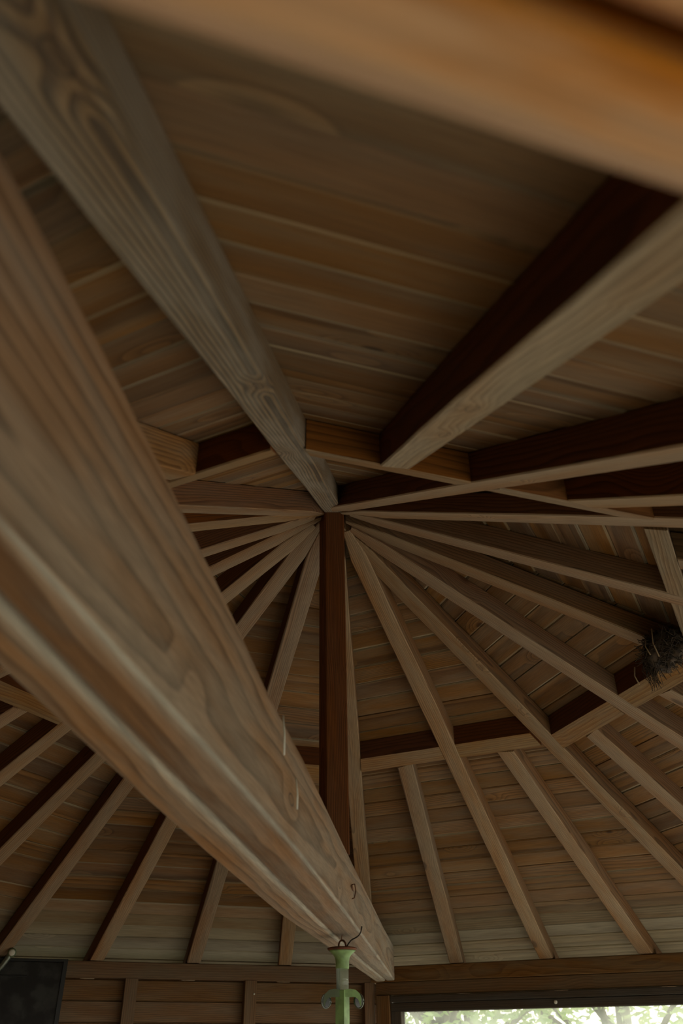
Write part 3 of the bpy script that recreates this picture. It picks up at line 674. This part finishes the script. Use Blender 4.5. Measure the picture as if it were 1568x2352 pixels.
# small metal spot lamp before the panel
sp = thing('spot_lamp', M0 @ Vector((-.3500*S, -.022*S, -.02*S)), 'small round metal lamp on a bent tube in front of the black panel', 'lamp')
mb = MB(); mb.tube([M0 @ Vector((x*S, y*S, z*S)) for x, y, z in smoothp([(-.3540, -.024, .0070), (-.3600, -.022, -.004), (-.3690, -.018, -.017), (-.3820, -.0130, -.026), (-.39, -.0115, -.03)])], .0052*S, 14)
mb.build('tube', 'grey_metal', sp)
mb = MB(); c = Vector((-.3520, -.026, .0085))
rings = [[M0 @ ((c+Vector((r*cos(2*pi*k/20), y, r*sin(2*pi*k/20))))*S) for k in range(20)] for r, y in ((.006, .006), (.0078, .001), (.0078, -.002), (.0062, -.003))]
mb.loft(rings, [[(0, 0, 0)]*20]*4, sm=True); mb.build('lamp_head', 'dark_green_enamel', sp)
mb = MB(); rings = [[M0 @ ((c+Vector((r*cos(2*pi*k/20), y, r*sin(2*pi*k/20))))*S) for k in range(20)] for r, y in ((.0060, -.0031), (.0045, -.0042), (.0010, -.0048))]
mb.loft(rings, [[(0, 0, 0)]*20]*3, sm=True); mb.build('lens', 'white_plastic', sp)

# bird nest in the angle of rafter 3 and the purlin
def nest():
    mb = MB(); rn = random.Random(4); m, e = facet_frame(3)
    c = Vector((.4230, -.0450, .276))
    base = []
    # lumpy core
    nu, nv = 16, 12
    for iv in range(nv+1):
        for iu in range(nu):
            ph = pi*iv/nv; t = 2*pi*iu/nu; r = .021*(1+.28*sin(3*t+ph*2)+.15*rn.uniform(-1, 1))
            base.append(W(c+Vector((r*1.0*sin(ph)*cos(t), r*1.6*sin(ph)*sin(t), r*.95*cos(ph)))))
    b0 = mb.add(base)
    for iv in range(nv):
        for iu in range(nu): mb.face((b0+iv*nu+iu, b0+iv*nu+(iu+1) % nu, b0+(iv+1)*nu+(iu+1) % nu, b0+(iv+1)*nu+iu), True)
    for q in range(520):
        d = Vector((rn.gauss(0, 1), rn.gauss(0, 1), rn.gauss(0, 1))).normalized()
        p = c+Vector((d.x*.021, d.y*.034, d.z*.020))
        t = Vector((rn.gauss(0, 1), rn.gauss(0, 1), rn.gauss(0, .6))).normalized()*rn.uniform(.006, .016)
        mb.tube([W(p-t), W(p+d*.003*rn.random()), W(p+t+d*.004*rn.random()-Vector((0, 0, .004*rn.random())))], .00035*S*rn.uniform(.7, 1.5), 4)
    for q in range(60):    # tufts hanging down on the left
        p = c+Vector((rn.uniform(-.012, .002)-.012, rn.uniform(-.006, .02), -.012)); h_ = rn.uniform(.012, .038)
        mb.tube([W(p), W(p+Vector((rn.uniform(-.004, .004), rn.uniform(-.004, .004), -h_*.5))), W(p+Vector((rn.uniform(-.006, .006), rn.uniform(-.006, .006), -h_)))], .00035*S, 4)
    o = mb.build('bird_nest', 'nest_straw', label='scruffy dark bird nest of straw wedged on a rafter at the right edge', category='nest')
    for dx, dy, z0, z1 in ((-.005, -.012, .012, -.012), (-.002, -.03, .016, -.022), (-.018, .012, -.018, -.042)):
        mb = MB(); p = c+Vector((dx-.018, dy, 0))
        mb.tube([W(p+Vector((0, 0, z0))), W(p+Vector((-.002, .001, (z0+z1)/2))), W(p+Vector((.001, -.001, z1)))], .0008*S, 6)
        mb.build('straw', 'pale_straw', o)
nest()

# ================================================================ garden seen through the window
def tree(x, y, h, r, label, leaf, seed, nleaf=2600, size=.16):
    rn = random.Random(seed); t = thing('tree', (x, y, 0), label, 'tree', 'trees outside the window')
    mb = MB(); tops = []
    mb.tube([(x, y, -.2), (x+rn.uniform(-.1, .1), y, h*.3), (x+rn.uniform(-.2, .2), y+.1, h*.62)], [.16, .12, .07], 10)
    for q in range(9):
        a = rn.uniform(0, 2*pi); z0 = h*rn.uniform(.2, .55); z1 = min(h*.95, z0+h*rn.uniform(.1, .4)); rr = r*rn.uniform(.4, .85)
        e = (x+rr*cos(a), y+rr*sin(a), z1); mb.tube([(x, y, z0), (x+rr*.5*cos(a), y+rr*.5*sin(a), (z0+z1)/2+.1), e], [.06, .04, .015], 6); tops.append(Vector(e))
    mb.build('trunk', 'bark', t)
    mb = MB()
    cl = [(Vector((x, y, h*.6))+Vector((rn.gauss(0, r*.45), rn.gauss(0, r*.45), rn.gauss(0, h*.2))), r*rn.uniform(.25, .5)) for q in range(14)]+[(p, r*.4) for p in tops]
    for q in range(nleaf):
        c, cr = rn.choice(cl); d = Vector((rn.gauss(0, 1), rn.gauss(0, 1), rn.gauss(0, 1))).normalized()*cr*rn.random()**.5; p = c+d
        if p.z < .25: continue
        u = Vector((rn.gauss(0, 1), rn.gauss(0, 1), rn.gauss(0, .6))).normalized(); v = u.orthogonal().normalized()
        s1 = size*rn.uniform(.5, 1.1); s2 = s1*.45
        b = mb.add([p-u*s1*.5, p+v*s2*.5, p+u*s1*.5, p-v*s2*.5]); mb.face((b, b+1, b+2, b+3))
    mb.build('foliage', leaf, t)
tree(1.2, 9.5, 4.6, 1.9, 'green leafy tree outside, behind the left part of the window', 'leaf_green', 1)
tree(3.6, 10.5, 5.2, 2.2, 'pale leafy tree outside, behind the middle of the window', 'leaf_pale', 2)
tree(6.3, 9.0, 4.9, 2.0, 'green leafy tree outside, behind the right part of the window', 'leaf_green', 3)
tree(2.4, 15.5, 6.5, 3.0, 'taller tree standing farther back behind the garden trees', 'leaf_pale', 4, 3200, .24)
tree(7.5, 15.0, 6.5, 3.0, 'tall pale tree farthest right and back in the garden', 'leaf_pale', 5, 3200, .24)
